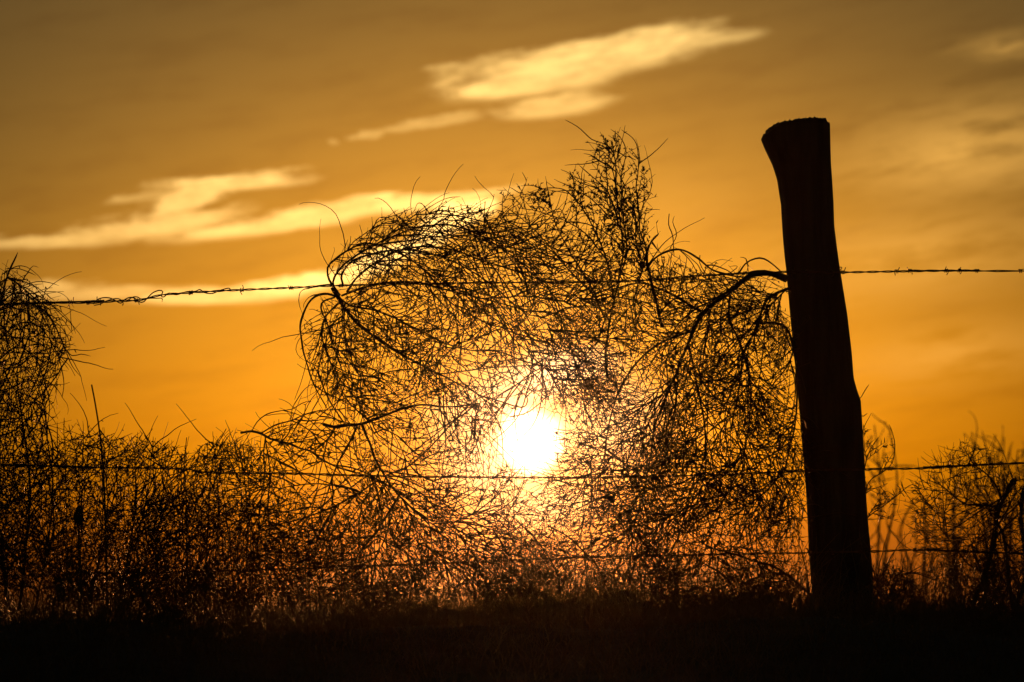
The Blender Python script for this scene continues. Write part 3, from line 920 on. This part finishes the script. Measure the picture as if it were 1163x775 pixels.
_a, _e = k.m('MULTIPLY', k.m('SUBTRACT', AZ, SUN_AZ), .72), k.m('MULTIPLY', k.m('SUBTRACT', EL, SUN_EL), 1.25)
SW = k.m('SQRT', k.m('ADD', k.m('MULTIPLY', _a, _a), k.m('MULTIPLY', _e, _e)))
TINT = k.mix(k.smooth(EL, 1., 15.), (.385, .355, .185), (.345, .34, .25))
base = k.mix(1.0, sky.outputs[0], TINT, 'MULTIPLY')
base = k.mix(1.0, base, k.mix(k.smooth(SW, 3., 17.), (1, 1, 1), (.40, .43, .50)), 'MULTIPLY')
base = k.mix(1.0, base, k.mix(k.m('MULTIPLY', veil, .3), (1, 1, 1), (.62, .52, .5)), 'MULTIPLY')
base = k.mix(1.0, base, k.mix(k.smooth(EL, -.2, 3.2), (1.25, .92, .52), (1, 1, 1)), 'MULTIPLY')
STR = .1


def add(col, fac, c):
    vm = k.n('ShaderNodeVectorMath', operation='SCALE')
    vm.inputs[0].default_value = tuple(q / STR for q in c)
    k.put(vm.inputs['Scale'], fac)
    v2 = k.n('ShaderNodeVectorMath', operation='ADD')
    k.link(col, v2.inputs[0])
    k.link(vm.outputs[0], v2.inputs[1])
    return v2.outputs[0]


near = k.m('POWER', 2.718, k.m('MULTIPLY', SA, -.16))
cv3 = k.n('ShaderNodeCombineXYZ')
k.put(cv3.inputs[0], k.m('ADD', k.m('MULTIPLY', AZ, .55), k.m('MULTIPLY', EL, .1)))
k.put(cv3.inputs[1], k.m('SUBTRACT', k.m('MULTIPLY', EL, 3.4), k.m('MULTIPLY', AZ, .55)))
k.put(cv3.inputs[2], 9.1)
fib = k.noise(cv3.outputs[0], 1.5, 7, .68)
CLOUDS = k.m('MULTIPLY', CLOUDS, k.m('ADD', .58, k.m('MULTIPLY', k.smooth(k.m('ADD', k.m('MULTIPLY', fib, .65), k.m('MULTIPLY', puff, .35)), .3, .68), .62)))
lit = k.m('MULTIPLY', CLOUDS, k.m('ADD', .75, k.m('MULTIPLY', near, 1.6)))
colr = add(base, lit, (.94, .62, .20))
colr = add(colr, k.m('MULTIPLY', THIN, k.smooth(streak, .3, .72)), (.80, .43, .09))
colr = add(colr, GLARE, (.7, .6, .40))
colr = add(colr, k.m('POWER', 2.718, k.m('MULTIPLY', SA, -1.15)), (1.5, 1.35, .75))
colr = add(colr, k.m('POWER', 2.718, k.m('MULTIPLY', SA, -.42)), (.09, .07, .02))
disc = k.m('SUBTRACT', 1.0, k.smooth(k.m('ADD', SA, k.m('MULTIPLY', k.m('SUBTRACT', puff, .5), .5)), .46, .90))
colr = add(colr, disc, (1.6, 1.5, 1.3))
k.link(colr, bg.inputs[0])
bg.inputs[1].default_value = STR

# ------------------------------------------------------------------ sun, haze
L = bpy.data.lights.new('Sun', 'SUN')
L.energy = 3.0
L.angle = math.radians(.53)
L.color = (1, .34, .08)
so = bpy.data.objects.new('Sun', L)
COL.objects.link(so)
so.rotation_euler = Vector([float(q) for q in -sd]).to_track_quat('-Z', 'Y').to_euler()

hb = np.array([(x, y, z) for x in (-176, 176) for y in (-176, 176) for z in (-2.1, 1.62)], float)  # thin scattering volume added to imitate lens glare around the sun
hf = np.array([(0, 1, 3, 2), (4, 6, 7, 5), (0, 4, 5, 1), (2, 3, 7, 6), (0, 2, 6, 4), (1, 5, 7, 3)])
hm = bpy.data.materials.new('glare_air')
hm.use_nodes = True
hk = NT(hm.node_tree)
ho, hv = hk.n('ShaderNodeOutputMaterial'), hk.n('ShaderNodeVolumePrincipled')
hv.inputs['Color'].default_value = (.95, .82, .66, 1)
hv.inputs['Density'].default_value = 3.2e-4
hv.inputs['Anisotropy'].default_value = .965
hk.link(hv.outputs[0], ho.inputs['Volume'])
hz = link('glare_haze', raw_mesh('glare_haze', hb, hf, hm, False))
tag(hz, kind='stuff')

# ------------------------------------------------------------------ camera, view
cam = bpy.data.cameras.new('Camera')
cam.lens, cam.sensor_width = LENS, SENS
cam.clip_start, cam.clip_end = .05, 5000
cam.dof.use_dof = True
cam.dof.focus_distance = 6.03
cam.dof.aperture_fstop = 5.0
co = bpy.data.objects.new('Camera', cam)
COL.objects.link(co)
co.location = Vector([float(q) for q in CAM])
co.rotation_euler = (math.pi / 2 + PITCH, 0, 0)
S.camera = co
S.view_settings.view_transform = 'Standard'
S.view_settings.look = 'None'
S.view_settings.exposure = 0
S.cycles.max_bounces = 4
S.cycles.volume_bounces = 0
S.cycles.use_denoising = True
S.cycles.denoiser = 'OPENIMAGEDENOISE'
S.cycles.denoising_input_passes = 'RGB_ALBEDO_NORMAL'
wd.cycles.sampling_method = 'NONE'
